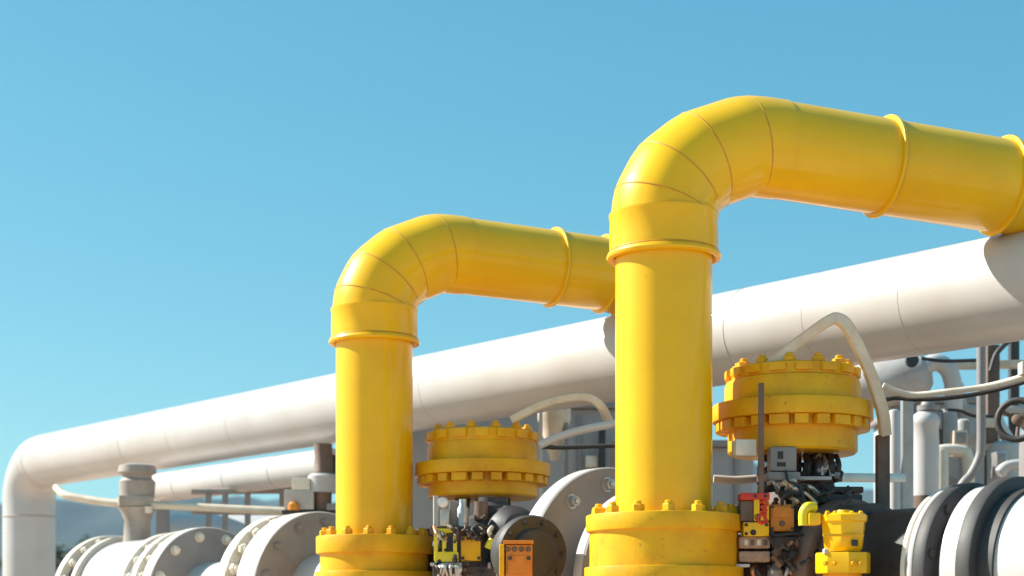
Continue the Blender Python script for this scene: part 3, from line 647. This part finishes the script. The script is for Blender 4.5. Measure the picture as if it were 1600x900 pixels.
pp = P(958, 690, 12); bm = nb(); box(bm, (pp.x, 12, pp.z / 2), (.06, .06, pp.z)); solo('steel_post', bm, 'greyp', 'pale grey post at the left edge of the near yellow pipe', 'post', (pp.x, 12, 0))

# ------------------------------------------------------------------ pipework in the right background
G = 'pipework in the right background'
def vpipe(name, px, y0, d, rpx, m, label, cat='pipe', cap=True):
    p = P(px, y0, d); r = px2m(rpx, d); bm = nb()
    lathe(bm, (p.x, p.y, 0), UP, [(0, r), (p.z * .5, r), (p.z - r * .6, r), (p.z - r * .2, r * .85), (p.z, r * .45), (p.z, 0)] if cap else [(0, r), (p.z, r), (p.z, 0)], 40)
    return solo(name, bm, m, label, cat, (p.x, p.y, 0), G)
vpipe('pipe', 1397, 640, 11.6, 9, 'white', 'thin white upright pipe just left of the grey background post')
pp = P(1417, 612, 11); bm = nb(); box(bm, (pp.x, 11, pp.z / 2), (.075, .075, pp.z)); solo('steel_post', bm, 'steel', 'grey steel post meeting the sagging cream tube', 'post', (pp.x, 11, 0), G)
vs1 = thing('vessel', 'tall cream vessel with a domed flanged top behind the sagging cream tube', 'vessel', (P(1444, HY, 12.2).x, 12.2, 0), G)
plathe('shell', 1446, 12.2, [(1200, 20), (800, 20), (690, 21), (668, 20), (664, 22), (656, 22), (648, 18), (641, 9)], 'white', vs1, label=None)
plathe('top_flange', 1450, 12.2, [(642, 17), (634, 17), (634, 12), (628, 10)], 'greyp', vs1)
plathe('rust_patch', 1446, 12.19, [(800, 20.6), (775, 20.6)], 'brown', vs1)
vs2 = thing('pump_housing', 'bulky grey pump housing with a white elbow under the header pipe at right', 'pump', (P(1418, HY, 12.8).x, 12.8, 0), G)
bm = nb(); c = P(1412, 592, 12.8); lathe(bm, c, (1, -.35, .12), [(-.45, 0), (-.4, .15), (-.25, .2), (.05, .21), (.16, .17), (.22, .08), (.22, 0)], 48); obj('casing', bm, 'lgrey', vs2)
ptube('elbow', [(1444, 574, 12.7), (1462, 566, 12.7), (1480, 576, 12.7), (1489, 600, 12.7), (1490, 640, 12.7)], .07, 'white', vs2, 8, 24)
bm = nb(); lathe(bm, P(1424, 565, 12.5), (0, -1, .2), [(0, 0), (0, .05), (.04, .05), (.04, 0)], 24); obj('plug', bm, 'dgrey', vs2)
pbox('pedestal', 1396, 620, 1440, 1100, 12.8, .2, 'greyp', vs2)
for px, y0, d, rp_, m, lb in [(1478, 640, 13, 18, 'lgrey', 'grey upright vessel left of the bent conduit'), (1505, 655, 13.2, 14, 'lgrey', 'shorter grey upright vessel touching the bent conduit'),
                         (1567, 690, 12.6, 24, 'lgrey', 'squat grey upright vessel below the handwheel'), (1470, 700, 12.4, 12, 'cream', 'stubby cream pipe between two background vessels')]:
    vpipe('vessel', px, y0, d, rp_, m, lb, 'vessel')
stroke('conduit', [(1533, 540, 12), (1533, 600, 12), (1533, 690, 12), (1530, 715, 12), (1518, 740, 12), (1500, 765, 12), (1485, 830, 12)], .034, 'greyp', 'grey conduit dropping straight then bending left above the banded pipe', 'conduit', G)
pp = P(1550, 540, 13); bm = nb(); box(bm, (pp.x, 13, pp.z / 2), (.1, .1, pp.z)); solo('steel_post', bm, 'brown', 'brown steel column right of the grey conduit', 'post', (pp.x, 13, 0), G)
pp = P(1584, 530, 13.4); bm = nb(); box(bm, (pp.x, 13.4, pp.z / 2), (.075, .075, pp.z)); solo('steel_post', bm, 'dgrey', 'dark slim post behind the handwheel at the right edge', 'post', (pp.x, 13.4, 0), G)
bm = nb(); bar(bm, P(1450, 572, 13.2), P(1660, 568, 13.1), .10, .06); solo('steel_beam', bm, 'tan', 'level tan beam between the posts at upper right', 'beam', P(1450, 572, 13.2), G)
stroke('hose', [(1440, 560, 12.5), (1475, 564, 12.5), (1525, 563, 12.5)], 0.014, 'black', 'black hose above the white elbow on the right', 'hose', G)
stroke('cable', [(1480, 640, 12.2), (1500, 642, 12.2), (1522, 650, 12.2), (1552, 650, 12.2)], .012, 'black', 'thin black cable looping across the grey conduit', 'cable', G)
stroke('hose', [(1548, 580, 12.9), (1556, 555, 12.9), (1568, 540, 12.9), (1580, 530, 12.9)], .022, 'dgrey', 'dark hose curling up beside the brown column', 'hose', G)
bm = nb(); bar(bm, P(1460, 690, 13), P(1560, 692, 12.9), .10, .12); solo('steel_beam', bm, 'cream', 'low cream beam behind the background vessels', 'beam', P(1460, 690, 13), G)
bm = nb(); bar(bm, P(1445, 745, 13), P(1545, 772, 12.8), .08, .10); solo('steel_beam', bm, 'greyp', 'grey sloping brace just above the black bands', 'beam', P(1445, 745, 13), G)
cb3 = thing('equipment_cabinet', 'grey metal housing filling the gap behind the cream vessel and bent conduit', 'cabinet', (P(1490, HY, 14.2).x, 14.2, 0), G)
cabinet(cb3, 1436, 1545, 622, 14.2, (1462, 1500))
bx = thing('junction_box', 'rusty box clamped to the brown column beside the grey conduit', 'box', P(1545, 672, 12.7), G)
pbox('housing', 1534, 650, 1560, 690, 12.7, .15, 'brown', bx); pbox('lid', 1536, 653, 1558, 668, 12.68, .02, 'tan', bx)
for (x0, y0, x1, y1, d, m, lb) in [(1458, 640, 1474, 700, 12.6, 'dgrey', 'dark upright meter box right of the cream vessel'), (1490, 672, 1512, 712, 12.5, 'tan', 'tan meter box left of the bent conduit'),
                                  (1556, 705, 1574, 745, 12.3, 'steel', 'small steel box on the squat vessel under the handwheel')]:
    t_ = thing('meter_box', lb, 'box', P((x0 + x1) / 2, y1, d), G); pbox('housing', x0, y0, x1, y1, d, .16, m, t_); pbox('lid', x0 + 2, y0 + 3, x1 - 2, (y0 + y1) / 2, d - .02, .022, 'greyp', t_, bev=.003)
stroke('pipe', [(1462, 760, 12.4), (1462, 715, 12.4), (1470, 704, 12.4), (1500, 704, 12.4), (1512, 715, 12.4), (1514, 770, 12.4)], .045, 'cream', 'cream pipe bent like an upside down U above the black bands', 'pipe', G)
stroke('pipe', [(1382, 612, 13.2), (1420, 640, 13.2), (1430, 668, 13.2), (1430, 760, 13.2), (1430, 900, 13.2)], .055, 'lgrey', 'pale grey pipe curving down behind the grey steel post', 'pipe', G)
stroke('pipe', [(1496, 600, 13.4), (1500, 628, 13.4), (1510, 640, 13.4), (1540, 642, 13.4), (1600, 640, 13.4)], .05, 'lgrey', 'pale grey pipe turning level behind the bent conduit', 'pipe', G)
stroke('pipe', [(1560, 740, 12.2), (1575, 728, 12.2), (1610, 724, 12.2)], .04, 'white', 'short white pipe just above the black band at the right edge', 'pipe', G)
stroke('pipe', [(1590, 700, 13), (1578, 690, 13), (1560, 660, 13), (1556, 640, 13)], .05, 'white', 'short white pipe curving behind the handwheel', 'pipe', G)
hw = thing('handwheel', 'dark rusty handwheel at the right edge above the banded white pipe', 'handwheel', P(1590, 656, 10.2), G)
hc = P(1590, 656, 10.2); hax = Vector((-.55, -1, .05)).normalized()
bm = nb(); torus(bm, hc, hax, .125, .022, 48, 12); obj('rim', bm, 'dgrey', hw)
u, v, a = frame(hax)
for k in range(3):
    an = k * 2.094 + .5; bm = nb(); tube(bm, [hc + a * -.03, hc + (u * math.cos(an) + v * math.sin(an)) * .125], .013, 10); obj('spoke', bm, 'brown', hw)
bm = nb(); lathe(bm, hc, hax, [(-.06, 0), (-.06, .03), (.02, .035), (.03, .02), (.03, 0)], 20); obj('hub', bm, 'brown', hw)
bm = nb(); tube(bm, [hc - a * .05, hc - a * .5], .03, 16); obj('spindle', bm, 'greyp', hw)
p = hc - a * .5; bm = nb(); lathe(bm, (p.x, p.y, 0), UP, [(0, .09), (p.z - .1, .09), (p.z + .06, .07), (p.z + .06, 0)], 32); obj('gear_column', bm, 'greyp', hw)
pbx = P(1602, 576, 8.75); bm = nb(); box(bm, pbx, (.06, .08, .07)); solo('clamp', bm, 'cream', 'small cream clamp holding the sagging tube at the right edge', 'clamp', pbx)
